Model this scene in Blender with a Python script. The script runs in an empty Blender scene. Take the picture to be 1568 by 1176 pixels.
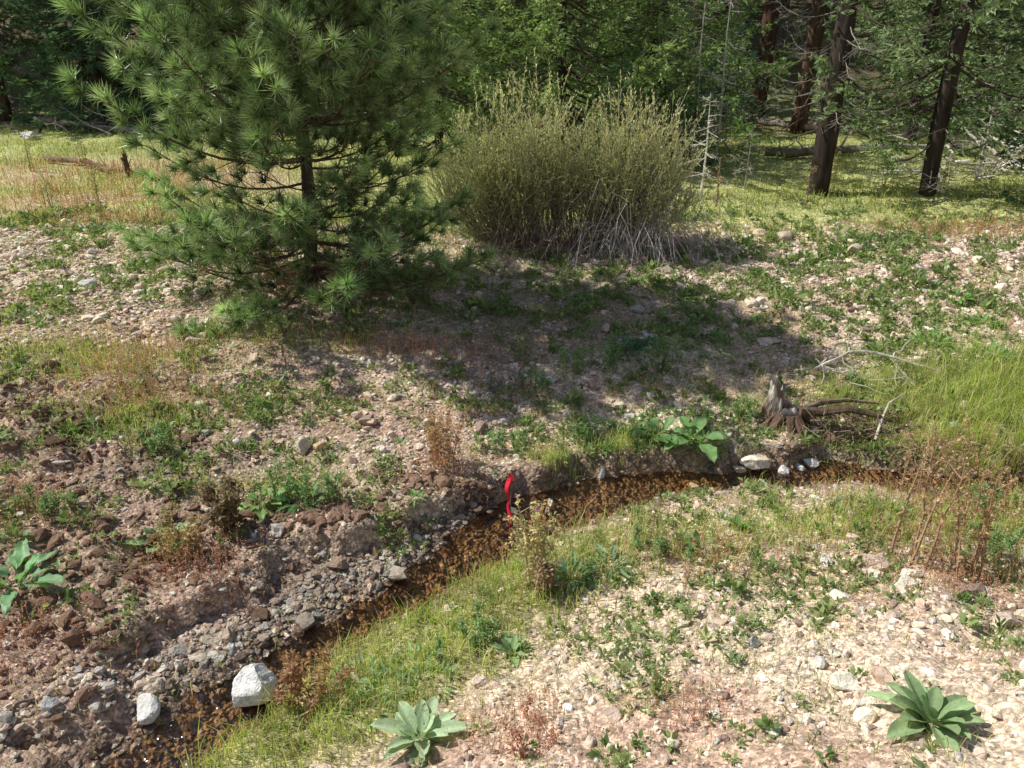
import bpy, bmesh, numpy as np, math
from mathutils import Vector
R=np.random.default_rng(7)
scene=bpy.context.scene
def nrm(a): return a/np.maximum(np.linalg.norm(a,axis=-1,keepdims=True),1e-9)
# ---------- noise ----------
TB=R.random((16,256,256))
def vn(x,y,s=0):
    x=np.asarray(x,float)+s*13.7; y=np.asarray(y,float)+s*7.3
    xi=np.floor(x).astype(int); yi=np.floor(y).astype(int); fx=x-xi; fy=y-yi
    fx=fx*fx*(3-2*fx); fy=fy*fy*(3-2*fy); T=TB[s%16]
    a=T[xi&255,yi&255];b=T[(xi+1)&255,yi&255];c=T[xi&255,(yi+1)&255];d=T[(xi+1)&255,(yi+1)&255]
    return (a*(1-fx)+b*fx)*(1-fy)+(c*(1-fx)+d*fx)*fy
def fbm(x,y,s=0,o=3):
    v=0;a=.5;f=1;t=0
    for k in range(o): v=v+a*vn(x*f,y*f,s+k);t+=a;a*=.5;f*=2.07
    return v/t
def ss(a,b,x):
    t=np.clip((x-a)/(b-a),0,1); return t*t*(3-2*t)
def blob(x,y,cx,cy,rx,ry,rot=0):
    c,s=math.cos(rot),math.sin(rot); dx=x-cx;dy=y-cy
    u=(dx*c+dy*s)/rx; v=(-dx*s+dy*c)/ry
    return np.exp(-(u*u+v*v)*1.2)
# ---------- stream ----------
S=[(-5.5,-5,.7),(-3.2,-.6,.6),(-2.4,1.2,.5),(-1.82,2.32,.44),(-1.63,2.68,.39),(-1.38,3.0,.38),(-1.12,3.32,.31),(-.85,3.62,.31),(-.55,3.89,.40),(-.29,4.21,.48),(-.02,4.52,.54),(.31,4.75,.56),(.66,4.96,.54),(1.05,5.07,.43),(1.46,5.13,.32),(1.86,5.18,.27),(2.27,5.21,.29),(2.68,5.22,.35),(3.08,5.15,.37),(3.48,5.08,.32),(3.89,5.05,.28),(6,5.3,.4),(12,6.2,.5),(40,9,.6),(160,20,.6)]
SC=np.array([s[:2] for s in S]);SW=np.array([s[2] for s in S])
def stream(x,y):
    shp=np.shape(x); x=np.ravel(x);y=np.ravel(y)
    best=np.full(x.shape,1e9);side=np.zeros(x.shape);w=np.zeros(x.shape)
    for k in range(len(SC)-1):
        a=SC[k];ab=SC[k+1]-a;t=np.clip(((x-a[0])*ab[0]+(y-a[1])*ab[1])/(ab@ab),0,1)
        dx=x-a[0]-t*ab[0];dy=y-a[1]-t*ab[1];dd=np.hypot(dx,dy);m=dd<best
        best=np.where(m,dd,best);side=np.where(m,ab[0]*(y-a[1])-ab[1]*(x-a[0]),side);w=np.where(m,(SW[k]*(1-t)+SW[k+1]*t)/2,w)
    d=best-w+ (fbm(x*5,y*5,3)-.5)*.20
    return d.reshape(shp),np.sign(side).reshape(shp)
def Hf(x,y):
    d,sd=stream(x,y); dp=np.maximum(d,0)
    bar=np.clip(1.3*blob(x,y,-1.5,3.6,1.1,.42,.78),0,1)
    bd=dp-.38*bar
    far=.025*ss(0,.08,d)+.02*bar*np.clip(dp/.5,0,1)+.14*ss(0,.07+.2*(fbm(x*1.3,y*1.3,5)>.58),bd+(fbm(x*3.5,y*3.5,7)-.5)*.34)+.66*(1-np.exp(-((dp/3.6)**1.5)))
    near=.05*ss(0,.1,d)+.12*dp+.05*np.minimum(dp,6)**2+np.maximum(dp-6,0)*.3
    z=np.where(sd>0,far,near)
    z=np.where(d<0,-.07*ss(0,.12,-d),z)
    z=z+np.maximum(y-22,0)*.30*ss(22,30,y)+np.maximum(np.abs(x)-16,0)*.12*ss(14,26,y)
    amp=ss(-.02,.4,d)
    z=z+amp*((fbm(x*.9,y*.9,1)-.5)*.16+(fbm(x*4,y*4,2)-.5)*.08+(fbm(x*14,y*14,6,2)-.5)*.04)
    mud=blob(x,y,-3.0,4.75,.9,.5)+blob(x,y,-3.7,5.4,.8,.4)+.7*blob(x,y,-2.2,3.9,.9,.45,.7)
    z=z+mud*((fbm(x*6,y*6,9)-.5)*.24-.10*ss(.52,.60,fbm(x*1.6,y*2.2,12)))
    z=z-.20*blob(x,y,2.78,5.60,.38,.15)
    z=z+(fbm(x*.25,y*.25,4)-.5)*1.6*ss(26,45,y)
    return z
def axis(segs):
    out=[]
    for a,b,s in segs: out.append(np.arange(a,b,s))
    out.append([segs[-1][1]]); return np.concatenate(out)
gx=axis([(-220,-60,10),(-60,-20,2),(-20,-8,.3),(-8,8,.045),(8,20,.3),(20,60,2),(60,220,10)])
gy=axis([(-60,-6,4),(-6,1,.3),(1,9,.04),(9,13,.07),(13,30,.25),(30,70,1.5),(70,260,10)])
GX,GY=np.meshgrid(gx,gy,indexing='ij')
GZ=Hf(GX,GY)
def G(x,y):
    x=np.asarray(x,float);y=np.asarray(y,float)
    i=np.clip(np.searchsorted(gx,x)-1,0,len(gx)-2);j=np.clip(np.searchsorted(gy,y)-1,0,len(gy)-2)
    fx=np.clip((x-gx[i])/(gx[i+1]-gx[i]),0,1);fy=np.clip((y-gy[j])/(gy[j+1]-gy[j]),0,1)
    return (GZ[i,j]*(1-fx)+GZ[i+1,j]*fx)*(1-fy)+(GZ[i,j+1]*(1-fx)+GZ[i+1,j+1]*fx)*fy
# ---------- materials ----------
def mat(name):
    m=bpy.data.materials.new(name);m.use_nodes=True;nt=m.node_tree;nt.nodes.clear()
    return m,nt,nt.nodes,nt.links
def attr_mat(name,rough=.8,spec=.3,transl=0.,nscale=40,namt=.35,bump=0,bscale=60,stretch=None,simple=False):
    m,nt,N,L=mat(name);o=N.new("ShaderNodeOutputMaterial");p=N.new("ShaderNodeBsdfDiffuse" if simple else "ShaderNodeBsdfPrincipled")
    if not simple: p.inputs["Roughness"].default_value=rough;p.inputs["Specular IOR Level"].default_value=spec
    a=N.new("ShaderNodeAttribute");a.attribute_name="Col"
    tc=N.new("ShaderNodeTexCoord");mp=N.new("ShaderNodeMapping");L.new(tc.outputs["Object"],mp.inputs[0])
    if stretch: mp.inputs["Scale"].default_value=stretch
    n=N.new("ShaderNodeTexNoise");n.inputs["Scale"].default_value=nscale;n.inputs["Detail"].default_value=3 if nscale>5 else 1;L.new(mp.outputs[0],n.inputs["Vector"])
    mr=N.new("ShaderNodeMapRange");mr.inputs[1].default_value=.25;mr.inputs[2].default_value=.75;mr.inputs[3].default_value=1-namt;mr.inputs[4].default_value=1+namt
    L.new(n.outputs[0],mr.inputs[0])
    mx=N.new("ShaderNodeVectorMath");mx.operation='SCALE';L.new(a.outputs["Color"],mx.inputs[0]);L.new(mr.outputs[0],mx.inputs["Scale"])
    L.new(mx.outputs[0],p.inputs[0])
    if bump:
        n2=N.new("ShaderNodeTexNoise");n2.inputs["Scale"].default_value=bscale;n2.inputs["Detail"].default_value=3;L.new(mp.outputs[0],n2.inputs["Vector"])
        b=N.new("ShaderNodeBump");b.inputs["Strength"].default_value=bump;b.inputs["Distance"].default_value=.02;L.new(n2.outputs[0],b.inputs["Height"]);L.new(b.outputs[0],p.inputs["Normal"])
    if transl:
        t=N.new("ShaderNodeBsdfTranslucent");s2=N.new("ShaderNodeVectorMath");s2.operation='MULTIPLY';s2.inputs[1].default_value=(1.25,1.25,.75)
        L.new(mx.outputs[0],s2.inputs[0]);L.new(s2.outputs[0],t.inputs["Color"])
        ms=N.new("ShaderNodeMixShader");ms.inputs[0].default_value=transl;L.new(p.outputs[0],ms.inputs[1]);L.new(t.outputs[0],ms.inputs[2]);L.new(ms.outputs[0],o.inputs[0])
    else: L.new(p.outputs[0],o.inputs[0])
    return m
M_need=attr_mat("needles",.36,.7,.32,3,.25)
M_fir=attr_mat("fir_needles",.6,.3,.33,1.2,.3,simple=True)
M_leaf=attr_mat("leaf",.5,.4,.4,30,.2)
M_grass=attr_mat("grass_blade",.55,.35,.42,4,.25,simple=True)
M_fuzz=attr_mat("woolly_leaf",.9,.15,.25,60,.15,.3,200)
M_bark=attr_mat("bark",.95,.1,0,9,.6,1.0,14,(1,1,.22),simple=True)
M_twig=attr_mat("twig",.9,.2,0,25,.3,simple=True)
M_stone=attr_mat("stone",.85,.3,0,45,.30,.5,90,simple=True)
M_wet=attr_mat("wet_stone",.3,.5,0,45,.35,.3,60)
M_wood=attr_mat("weathered_wood",.9,.2,0,14,.4,.9,22,(1,1,.3),simple=True)
# ground
m,nt,N,L=mat("soil");M_soil=m
o=N.new("ShaderNodeOutputMaterial");p=N.new("ShaderNodeBsdfPrincipled");L.new(p.outputs[0],o.inputs[0])
a=N.new("ShaderNodeAttribute");a.attribute_name="Col";w=N.new("ShaderNodeAttribute");w.attribute_name="Wet"
tc=N.new("ShaderNodeTexCoord")
def vor(sc):
    v=N.new("ShaderNodeTexVoronoi");v.inputs["Scale"].default_value=sc;L.new(tc.outputs["Object"],v.inputs["Vector"]);return v
v1=vor(36);v2=vor(85)
bw1=N.new("ShaderNodeSeparateColor");L.new(v1.outputs["Color"],bw1.inputs[0]);bw2=N.new("ShaderNodeSeparateColor");L.new(v2.outputs["Color"],bw2.inputs[0])
n1=N.new("ShaderNodeTexNoise");n1.inputs["Scale"].default_value=14;n1.inputs["Detail"].default_value=4;n1.inputs["Roughness"].default_value=.7;L.new(tc.outputs["Object"],n1.inputs["Vector"])
def mr(src,a0,a1,b0,b1):
    x=N.new("ShaderNodeMapRange");x.inputs[1].default_value=a0;x.inputs[2].default_value=a1;x.inputs[3].default_value=b0;x.inputs[4].default_value=b1;L.new(src,x.inputs[0]);return x.outputs[0]
def mul(a_,b_):
    x=N.new("ShaderNodeMath");x.operation='MULTIPLY';L.new(a_,x.inputs[0]);L.new(b_,x.inputs[1]);return x.outputs[0]
k=mul(mul(mr(bw1.outputs[0],0,1,.7,1.35),mr(bw2.outputs[0],0,1,.65,1.4)),mr(n1.outputs[0],.3,.7,.6,1.4))
sc=N.new("ShaderNodeVectorMath");sc.operation='SCALE';L.new(a.outputs["Color"],sc.inputs[0]);L.new(k,sc.inputs["Scale"]);L.new(sc.outputs[0],p.inputs["Base Color"])
L.new(mr(w.outputs["Fac"],0,1,.95,.4),p.inputs["Roughness"]);p.inputs["Specular IOR Level"].default_value=.35
hb2=N.new("ShaderNodeMath");hb2.operation='ADD';L.new(mr(v1.outputs["Distance"],0,.8,1,0),hb2.inputs[0]);L.new(mr(n1.outputs[0],0,1,0,2.4),hb2.inputs[1])
b=N.new("ShaderNodeBump");b.inputs["Strength"].default_value=.8;b.inputs["Distance"].default_value=.012;L.new(hb2.outputs[0],b.inputs["Height"]);L.new(b.outputs[0],p.inputs["Normal"])
# water
m,nt,N,L=mat("creek_water");M_water=m
o=N.new("ShaderNodeOutputMaterial");t=N.new("ShaderNodeBsdfTransparent");t.inputs[0].default_value=(.88,.77,.62,1)
g=N.new("ShaderNodeBsdfGlossy");g.inputs["Roughness"].default_value=.09;g.inputs[0].default_value=(1,1,1,1)
f=N.new("ShaderNodeFresnel");f.inputs["IOR"].default_value=1.5
tc=N.new("ShaderNodeTexCoord");n=N.new("ShaderNodeTexNoise");n.inputs["Scale"].default_value=18;n.inputs["Detail"].default_value=2;L.new(tc.outputs["Object"],n.inputs["Vector"])
b=N.new("ShaderNodeBump");b.inputs["Strength"].default_value=.7;b.inputs["Distance"].default_value=.03;L.new(n.outputs[0],b.inputs["Height"]);L.new(b.outputs[0],g.inputs["Normal"]);L.new(b.outputs[0],f.inputs["Normal"])
ms=N.new("ShaderNodeMixShader");L.new(f.outputs[0],ms.inputs[0]);L.new(t.outputs[0],ms.inputs[1]);L.new(g.outputs[0],ms.inputs[2]);L.new(ms.outputs[0],o.inputs[0])
def flat(name,col,rough=.5,tr=0):
    m,nt,N,L=mat(name);o=N.new("ShaderNodeOutputMaterial");p=N.new("ShaderNodeBsdfPrincipled");n=N.new("ShaderNodeTexNoise");n.inputs["Scale"].default_value=30
    r=N.new("ShaderNodeMixRGB");r.inputs[1].default_value=(*[c*.8 for c in col],1);r.inputs[2].default_value=(*col,1);L.new(n.outputs[0],r.inputs[0]);L.new(r.outputs[0],p.inputs["Base Color"]);p.inputs["Roughness"].default_value=rough;L.new(p.outputs[0],o.inputs[0]);return m
M_red=flat("red_vinyl",(.85,.02,.05));M_wire=flat("steel_wire",(.3,.3,.3),.4);M_purple=flat("thistle_purple",(.45,.12,.4));M_white=flat("white_tag",(.8,.8,.76))
# ---------- builders ----------
class B:
    def __init__(s): s.V=[];s.F=[];s.C=[];s.n=0
    def add(s,V,F,C):
        V=np.asarray(V,float).reshape(-1,3);F=np.asarray(F,int).reshape(-1,3);C=np.asarray(C,float)
        if C.ndim==1: C=np.tile(C,(len(V),1))
        s.V.append(V);s.F.append(F+s.n);s.C.append(C);s.n+=len(V)
    def build(s,name,ma,parent=None,smooth=False,wet=None,loc=None):
        V=np.concatenate(s.V);F=np.concatenate(s.F);C=np.concatenate(s.C)
        me=meshdata(name,V,F,C,ma,smooth)
        ob=bpy.data.objects.new(name,me);bpy.context.collection.objects.link(ob)
        if parent: ob.parent=parent
        if loc is not None: ob.location=loc
        return ob
def meshdata(name,V,F,C,ma,smooth=False,extra=None):
    me=bpy.data.meshes.new(name);nf=len(F);k=F.shape[1]
    me.vertices.add(len(V));me.vertices.foreach_set("co",V.astype(np.float32).ravel())
    me.loops.add(nf*k);me.loops.foreach_set("vertex_index",F.astype(np.int32).ravel())
    me.polygons.add(nf);me.polygons.foreach_set("loop_start",np.arange(0,nf*k,k,dtype=np.int32))
    try: me.polygons.foreach_set("loop_total",np.full(nf,k,dtype=np.int32))
    except Exception: pass
    me.polygons.foreach_set("use_smooth",np.full(nf,smooth,dtype=bool))
    at=me.attributes.new("Col","FLOAT_COLOR","POINT")
    at.data.foreach_set("color",np.c_[np.clip(C,0,1),np.ones(len(C))].astype(np.float32).ravel())
    if extra is not None:
        a2=me.attributes.new("Wet","FLOAT","POINT");a2.data.foreach_set("value",extra.astype(np.float32).ravel())
    me.update(calc_edges=True);me.materials.append(ma);return me
def empty(name,loc=(0,0,0)):
    e=bpy.data.objects.new(name,None);e.location=loc;e.empty_display_size=.2;bpy.context.collection.objects.link(e);return e
def tube(b,P,rad,col,sides=6,jit=0):
    P=np.asarray(P,float);n=len(P);rad=np.broadcast_to(np.asarray(rad,float),(n,))
    T=nrm(np.gradient(P,axis=0));ref=np.array([0,0,1.]) if abs(T[0,2])<.8 else np.array([1.,0,0])
    U=nrm(np.cross(T,ref));W=np.cross(T,U);a=np.linspace(0,2*np.pi,sides,endpoint=False)
    rr=rad[:,None]*(1+jit*(R.random((n,sides))-.5)*2)
    V=P[:,None]+rr[...,None]*(np.cos(a)[None,:,None]*U[:,None]+np.sin(a)[None,:,None]*W[:,None])
    idx=np.arange(n*sides).reshape(n,sides);A=idx[:-1];Bq=idx[1:];A2=np.roll(A,-1,1);B2=np.roll(Bq,-1,1)
    F=np.concatenate([np.stack([A,A2,B2],-1).reshape(-1,3),np.stack([A,B2,Bq],-1).reshape(-1,3)])
    col=np.asarray(col,float);C=np.tile(col,(n*sides,1))*(1+.25*(R.random((n*sides,1))-.5)) if col.ndim==1 else np.repeat(col,sides,0)
    V=V.reshape(-1,3);c0=len(V);V=np.r_[V,[P[0]],[P[-1]]]
    F=np.r_[F,np.stack([idx[0],np.full(sides,c0),np.roll(idx[0],-1)],-1),np.stack([idx[-1],np.roll(idx[-1],-1),np.full(sides,c0+1)],-1)]
    b.add(V,F,np.r_[C,C[:1],C[-1:]])
def rib(b,P0,P1,w,col):
    P0=np.asarray(P0);P1=np.asarray(P1);n=len(P0);D=nrm(P1-P0);U=nrm(np.cross(D,R.normal(size=(n,3))));W=np.cross(D,U);w=np.broadcast_to(w,(n,))[:,None]
    V=np.stack([P0+U*w,P0-U*w*.5+W*w*.87,P0-U*w*.5-W*w*.87,P1+U*w*.5,P1-U*w*.25+W*w*.43,P1-U*w*.25-W*w*.43],1)
    f=np.array([[0,1,4],[0,4,3],[1,2,5],[1,5,4],[2,0,3],[2,3,5]]);F=(np.arange(n)[:,None,None]*6+f).reshape(-1,3)
    col=np.asarray(col);col=np.tile(col,(n,1)) if col.ndim==1 else col
    b.add(V.reshape(-1,3),F,np.repeat(col*(1+.4*(R.random((n,1))-.5)),6,0))
def tris(b,P,D,Ln,W,col,tipmul=1.15):
    n=len(P);D=nrm(D);U=nrm(np.cross(D,R.normal(size=(n,3))));Ln=np.broadcast_to(Ln,(n,))[:,None];W=np.broadcast_to(W,(n,))[:,None]
    V=np.stack([P-U*W/2,P+U*W/2,P+D*Ln],1);F=np.arange(n*3).reshape(-1,3)
    C=np.stack([col*.85,col*.85,col*tipmul],1);b.add(V.reshape(-1,3),F,C.reshape(-1,3))
def diam(b,P,D,Ln,W,col):
    n=len(P);D=nrm(D);U=nrm(np.cross(D,np.array([0,0,1.])+.5*R.normal(size=(n,3))));Nn=np.cross(U,D);Ln=np.broadcast_to(Ln,(n,))[:,None];W=np.broadcast_to(W,(n,))[:,None]
    V=np.stack([P,P+D*Ln*.5-U*W/2+Nn*W*.15,P+D*Ln*.5+U*W/2+Nn*W*.15,P+D*Ln],1);F=(np.arange(n)[:,None,None]*4+np.array([[0,2,1],[1,2,3]])).reshape(-1,3)
    b.add(V.reshape(-1,3),F,np.repeat(col,4,0))
def blades(b,P,H_,W_,col,lean=.35):
    n=len(P);H_=np.broadcast_to(H_,(n,))[:,None];W_=np.broadcast_to(W_,(n,))[:,None]
    a=R.random(n)*2*np.pi;D=np.stack([np.cos(a),np.sin(a),0*a],1);a2=R.random(n)*2*np.pi;U=np.stack([np.cos(a2),np.sin(a2),0*a2],1)
    l=(np.abs(R.normal(size=(n,1)))*lean)
    M_=P+D*l*H_*.35+np.array([0,0,1])*H_*.55;Tp=P+D*l*H_*1.0+np.array([0,0,1])*H_*(1-.3*np.minimum(l,1.5))
    V=np.stack([P-U*W_/2,P+U*W_/2,M_-U*W_*.4,M_+U*W_*.4,Tp],1);F=(np.arange(n)[:,None,None]*5+np.array([[0,1,3],[0,3,2],[2,3,4]])).reshape(-1,3)
    C=np.stack([col*.75,col*.75,col,col,col*1.2],1);b.add(V.reshape(-1,3),F,C.reshape(-1,3))
def leaf(b,base,az,el,Ln,W,curl,fold,col,ns=7,lobes=0,pet=.12,wav=.06,mid=1.25):
    t=np.linspace(0,1,ns+1);ang=el-curl*t;r=np.r_[0,np.cumsum(np.cos((ang[1:]+ang[:-1])/2))]*Ln/ns;z=np.r_[0,np.cumsum(np.sin((ang[1:]+ang[:-1])/2))]*Ln/ns
    tt=np.clip((t-pet)/(1-pet),0,1);w=W*(np.sin(np.pi*tt**.85)**.75)+.004
    if lobes: w=w*(1-.45*np.abs(np.sin(np.pi*lobes*tt)))
    w[-1]=.001
    c,s=math.cos(az),math.sin(az);V=[];C=[]
    for i in range(ns+1):
        for k,q in enumerate((-1,-.5,0,.5,1)):
            zz=z[i]+abs(q)*fold*w[i]*.5+(R.random()-.5)*wav*W*abs(q)*2
            l=q*w[i]/2;rr=r[i]
            V.append((base[0]+c*rr-s*l,base[1]+s*rr+c*l,base[2]+zz));C.append(np.array(col)*(mid if q==0 else (.92+.16*R.random())))
    F=[]
    for i in range(ns):
        for k in range(4):
            A=i*5+k;F+= [[A,A+1,A+6],[A,A+6,A+5]]
    b.add(V,F,C)
# ---------- scatter helpers ----------
def pts(n,x0,x1,y0,y1,dens=None):
    x=R.uniform(x0,x1,n);y=R.uniform(y0,y1,n)
    k=np.abs(x)<(1.2+.74*np.maximum(y,0)+.9);x=x[k];y=y[k]
    if dens is not None:
        q=R.random(len(x))<dens(x,y);x=x[q];y=y[q]
    return x,y
def lush(x,y):
    v=1.5*blob(x,y,-.25,3.45,.95,.38,.72)+1.4*blob(x,y,-.9,2.85,.40,.30,.7)+.9*blob(x,y,-1.25,2.45,.35,.35,.7)+.6*blob(x,y,.15,3.8,.4,.25,.4)
    v+=1.7*blob(x,y,4.9,5.9,1.9,.75)+1.4*blob(x,y,3.6,5.8,.7,.5)
    v+=.9*blob(x,y,2.4,4.3,1.0,.35)+.4*blob(x,y,1.0,4.1,.7,.3)+.9*blob(x,y,3.7,4.2,1.0,.5)
    v+=1.5*blob(x,y,.34,5.2,.17,.14)+1.5*blob(x,y,.86,5.42,.26,.15)+.7*blob(x,y,-2.9,5.35,.5,.3)+.55*blob(x,y,-3.6,6.2,.9,.35)+.3*blob(x,y,-2.3,6.9,.8,.35)+.4*blob(x,y,-1.6,4.6,.5,.2)
    return np.clip(v*(.55+.9*fbm(x*3,y*3,2)),0,1.2)
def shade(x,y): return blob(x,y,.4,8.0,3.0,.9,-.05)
def weedy(x,y):
    n=fbm(x*1.7,y*1.7,7);n2=fbm(x*6,y*6,8)
    v=ss(.48,.69,.5*n+.5*n2)*1.0
    v+=.9*shade(x,y)*ss(.36,.56,n2)+.9*blob(x,y,5.2,7.2,2.1,1.5)*ss(.40,.55,n2)+.65*blob(x,y,3.4,9.3,2.4,1.0)*ss(.43,.6,n2)
    v+=.5*blob(x,y,-3.3,4.9,1.4,1.1)*ss(.45,.6,n2)+.8*blob(x,y,.8,5.9,2.6,.45)*ss(.36,.55,n2)+.5*blob(x,y,2.2,4.0,1.6,.7)*ss(.42,.58,n2)
    v-=.9*blob(x,y,-1.75,3.4,.9,.3,.75)
    return np.clip(v,0,1)
def gravelly(x,y):
    n=fbm(x*2.3+9,y*2.3,10)
    v=.24+.62*ss(.42,.62,n)
    v+=.5*blob(x,y,1.6,2.9,1.7,1.0)+.6*blob(x,y,4,9,3,1.4)+.8*blob(x,y,-4.8,8.4,2.2,1.8)+.3*blob(x,y,-1.7,3.4,1.1,.4,.75)+.3*blob(x,y,-1,5.6,2,.8)+.3*blob(x,y,1,3.9,1,.6)
    v-=.6*shade(x,y)+.9*np.clip(lush(x,y),0,1)+.45*blob(x,y,-3.2,4.9,1.1,.8)
    v*=1-ss(10,11.5,y)
    return np.clip(v,0.02,1.15)
def wetf(x,y):
    d,sd=stream(x,y);v=1-ss(.02,.20,d)
    v=np.maximum(v,.8*(sd>0)*(1-ss(.05,.6,d+ (fbm(x*3,y*3,11)-.5)*.8))*blob(x,y,-1.2,3.6,1.6,1.0)*1.1)
    v=np.maximum(v,.8*(blob(x,y,-3.1,4.8,.9,.5)+blob(x,y,-3.8,5.3,.7,.4)+.8*blob(x,y,-2.1,3.95,.7,.35,.6))*ss(.42,.55,fbm(x*4,y*4,12)))
    return np.clip(v,0,1)
# ---------- terrain ----------
x=GX.ravel();y=GY.ravel()
dry=np.array([.63,.50,.375]);mauve=np.array([.37,.255,.19]);grn=np.array([.28,.29,.115]);wetc=np.array([.115,.072,.048])
k=fbm(x*1.1,y*1.1,13)[:,None];C=dry*(1-ss(.4,.65,k))+mauve*1.3*ss(.4,.65,k)
lf=(ss(1,-2.5,x)*ss(8,5.5,y))[:,None]*.88;C=C*(1-lf)+mauve*.92*lf
lu=np.clip(lush(x,y)+.4*weedy(x,y),0,1)[:,None];C=C*(1-.7*lu)+grn*.7*lu
mead=ss(9.8,11.5,y)[:,None];mc=np.array([.38,.39,.15])*(.7+.6*fbm(x*.8,y*.8,14)[:,None]);rb=(ss(-2,-5,x)*ss(10.5,11.5,y)*ss(17.5,15,y)*ss(.42,.6,fbm(x*.5,y*1.2,15)))[:,None]
mc=mc*(1-rb)+np.array([.46,.38,.22])*rb;C=C*(1-mead)+mc*mead
hill=ss(19,24,y)[:,None];hn=ss(.41,.56,fbm(x*.22,y*.16,2))[:,None];hc=np.array([.15,.12,.07])*(1-hn)+np.array([.32,.37,.14])*hn;C=C*(1-hill)+hc*hill
sh=(shade(x,y)*.7)[:,None];C=C*(1-sh)+np.array([.24,.17,.12])*sh  # pine and shrub shade painted into the ground colour
we=wetf(x,y)*(y<9);C=C*(1-.82*we[:,None])+wetc*.82*we[:,None]
d,_=stream(x,y);bed=ss(.02,-.04,d)[:,None];C=C*(1-bed)+np.array([.27,.18,.10])*(.3+1.3*fbm(x*9,y*9,5)[:,None])*bed
V=np.stack([x,y,GZ.ravel()],1);nx,ny=GX.shape;I=np.arange(nx*ny).reshape(nx,ny)
F=np.stack([I[:-1,:-1],I[1:,:-1],I[1:,1:],I[:-1,1:]],-1).reshape(-1,4)
me=meshdata("ground",V,F,C,M_soil,True,we);ob=bpy.data.objects.new("ground",me);bpy.context.collection.objects.link(ob)
# ---------- water ----------
b=B();PC=[];PW=[]
for kk in range(len(SC)-2):
    for t in np.linspace(0,1,6)[:-1]: PC.append(SC[kk]*(1-t)+SC[kk+1]*t);PW.append(SW[kk]*(1-t)+SW[kk+1]*t)
PC=np.array(PC);PW=np.array(PW);T=nrm(np.gradient(PC,axis=0));Nn=np.stack([-T[:,1],T[:,0]],1)
rows=[np.c_[PC+Nn*(PW[:,None]/2+.14)*q,np.full(len(PC),-.006)] for q in (-1,-.5,0,.5,1)]
V=np.stack(rows,1).reshape(-1,3);I=np.arange(len(V)).reshape(-1,5)
F=np.concatenate([np.stack([I[:-1,:-1],I[:-1,1:],I[1:,1:]],-1).reshape(-1,3),np.stack([I[:-1,:-1],I[1:,1:],I[1:,:-1]],-1).reshape(-1,3)])
b.add(V,F[:,::-1],np.array([.3,.2,.1]));b.build("creek_water",M_water,smooth=True)
# ---------- stones ----------
def ico(sub):
    bm=bmesh.new();bmesh.ops.create_icosphere(bm,subdivisions=sub,radius=1);V=np.array([v.co[:] for v in bm.verts]);F=np.array([[v.index for v in f.verts] for f in bm.faces]);bm.free();return V,F
ICO={s:ico(s) for s in (1,2,3,4)}
def rockbase(sub,cuts=6,ns=.12):
    V,F=ICO[sub];V=V.copy();V*=1+ns*R.normal(size=(len(V),1))*(1 if sub<3 else .15)
    for _ in range(cuts):
        n=nrm(R.normal(size=3));c=R.uniform(.42,.8);dd=V@n-c;V-=np.maximum(dd,0)[:,None]*n
    return V,F
PAL=np.array([[.82,.70,.56],[.73,.57,.46],[.58,.53,.48],[.33,.24,.195],[.93,.86,.73],[.65,.49,.37],[.45,.35,.29]])
PALP=[.22,.20,.15,.15,.10,.1,.08]
def stones(name,x,y,r,sub,ma,sink=.25,nv=14,colmul=1.,parent=None,pal=None,wetk=.55):
    n=len(x);bases=[rockbase(sub,5,.14) for _ in range(nv)];Vb=np.stack([q[0] for q in bases]);F0=bases[0][1];nvv=Vb.shape[1]
    v=R.integers(0,nv,n);sc=np.stack([R.uniform(.8,1.4,n),R.uniform(.65,1.0,n),R.uniform(.4,.75,n)],1)*r[:,None]
    V=Vb[v]*sc[:,None];tl=R.normal(size=n)*.25;c,s=np.cos(tl),np.sin(tl);X=V[...,0]*c[:,None]-V[...,2]*s[:,None];Z=V[...,0]*s[:,None]+V[...,2]*c[:,None];V[...,0]=X;V[...,2]=Z
    a=R.random(n)*2*np.pi;c,s=np.cos(a)[:,None],np.sin(a)[:,None];X=V[...,0]*c-V[...,1]*s;Y=V[...,0]*s+V[...,1]*c;V[...,0]=X;V[...,1]=Y
    z=G(x,y)+sc[:,2]*(1-2*sink)*.6;V+=np.stack([x,y,z],1)[:,None]
    col=(PAL[R.choice(len(PAL),n,p=PALP)] if pal is None else np.tile(pal,(n,1)))*(1+.3*(R.random((n,1))-.5))*colmul
    we=wetf(x,y)[:,None];col=col*(1-wetk*we)
    lfm=(ss(1,-2.5,x)*ss(7,5.5,y))[:,None];col=col*(1-.2*lfm);col=col*(1-.2*shade(x,y)[:,None])  # left side browner; tree shade also painted into the stone colour
    b=B();b.add(V.reshape(-1,3),(np.arange(n)[:,None,None]*nvv+F0).reshape(-1,3),np.repeat(col,nvv,0));return b.build(name,ma,parent)
def gd(x,y):
    d,_=stream(x,y);return gravelly(x,y)*(d>.02)
x,y=pts(125000,-8,8,1.2,10.8,gd)
stones("gravel",x,y,np.exp(R.normal(size=len(x))*.42)*.0100*(.75+.085*np.hypot(x,y)),1,M_stone)
x,y=pts(20000,-8,8.5,1.2,10.8,gd);stones("loose_stones",x,y,np.exp(R.normal(size=len(x))*.42)*.019*(.7+.08*np.hypot(x,y)),2,M_stone)
x,y=pts(480,-8,8.5,5.6,10.8,gd);stones("larger_stones",x,y,R.uniform(.035,.07,len(x)),2,M_stone)
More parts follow.
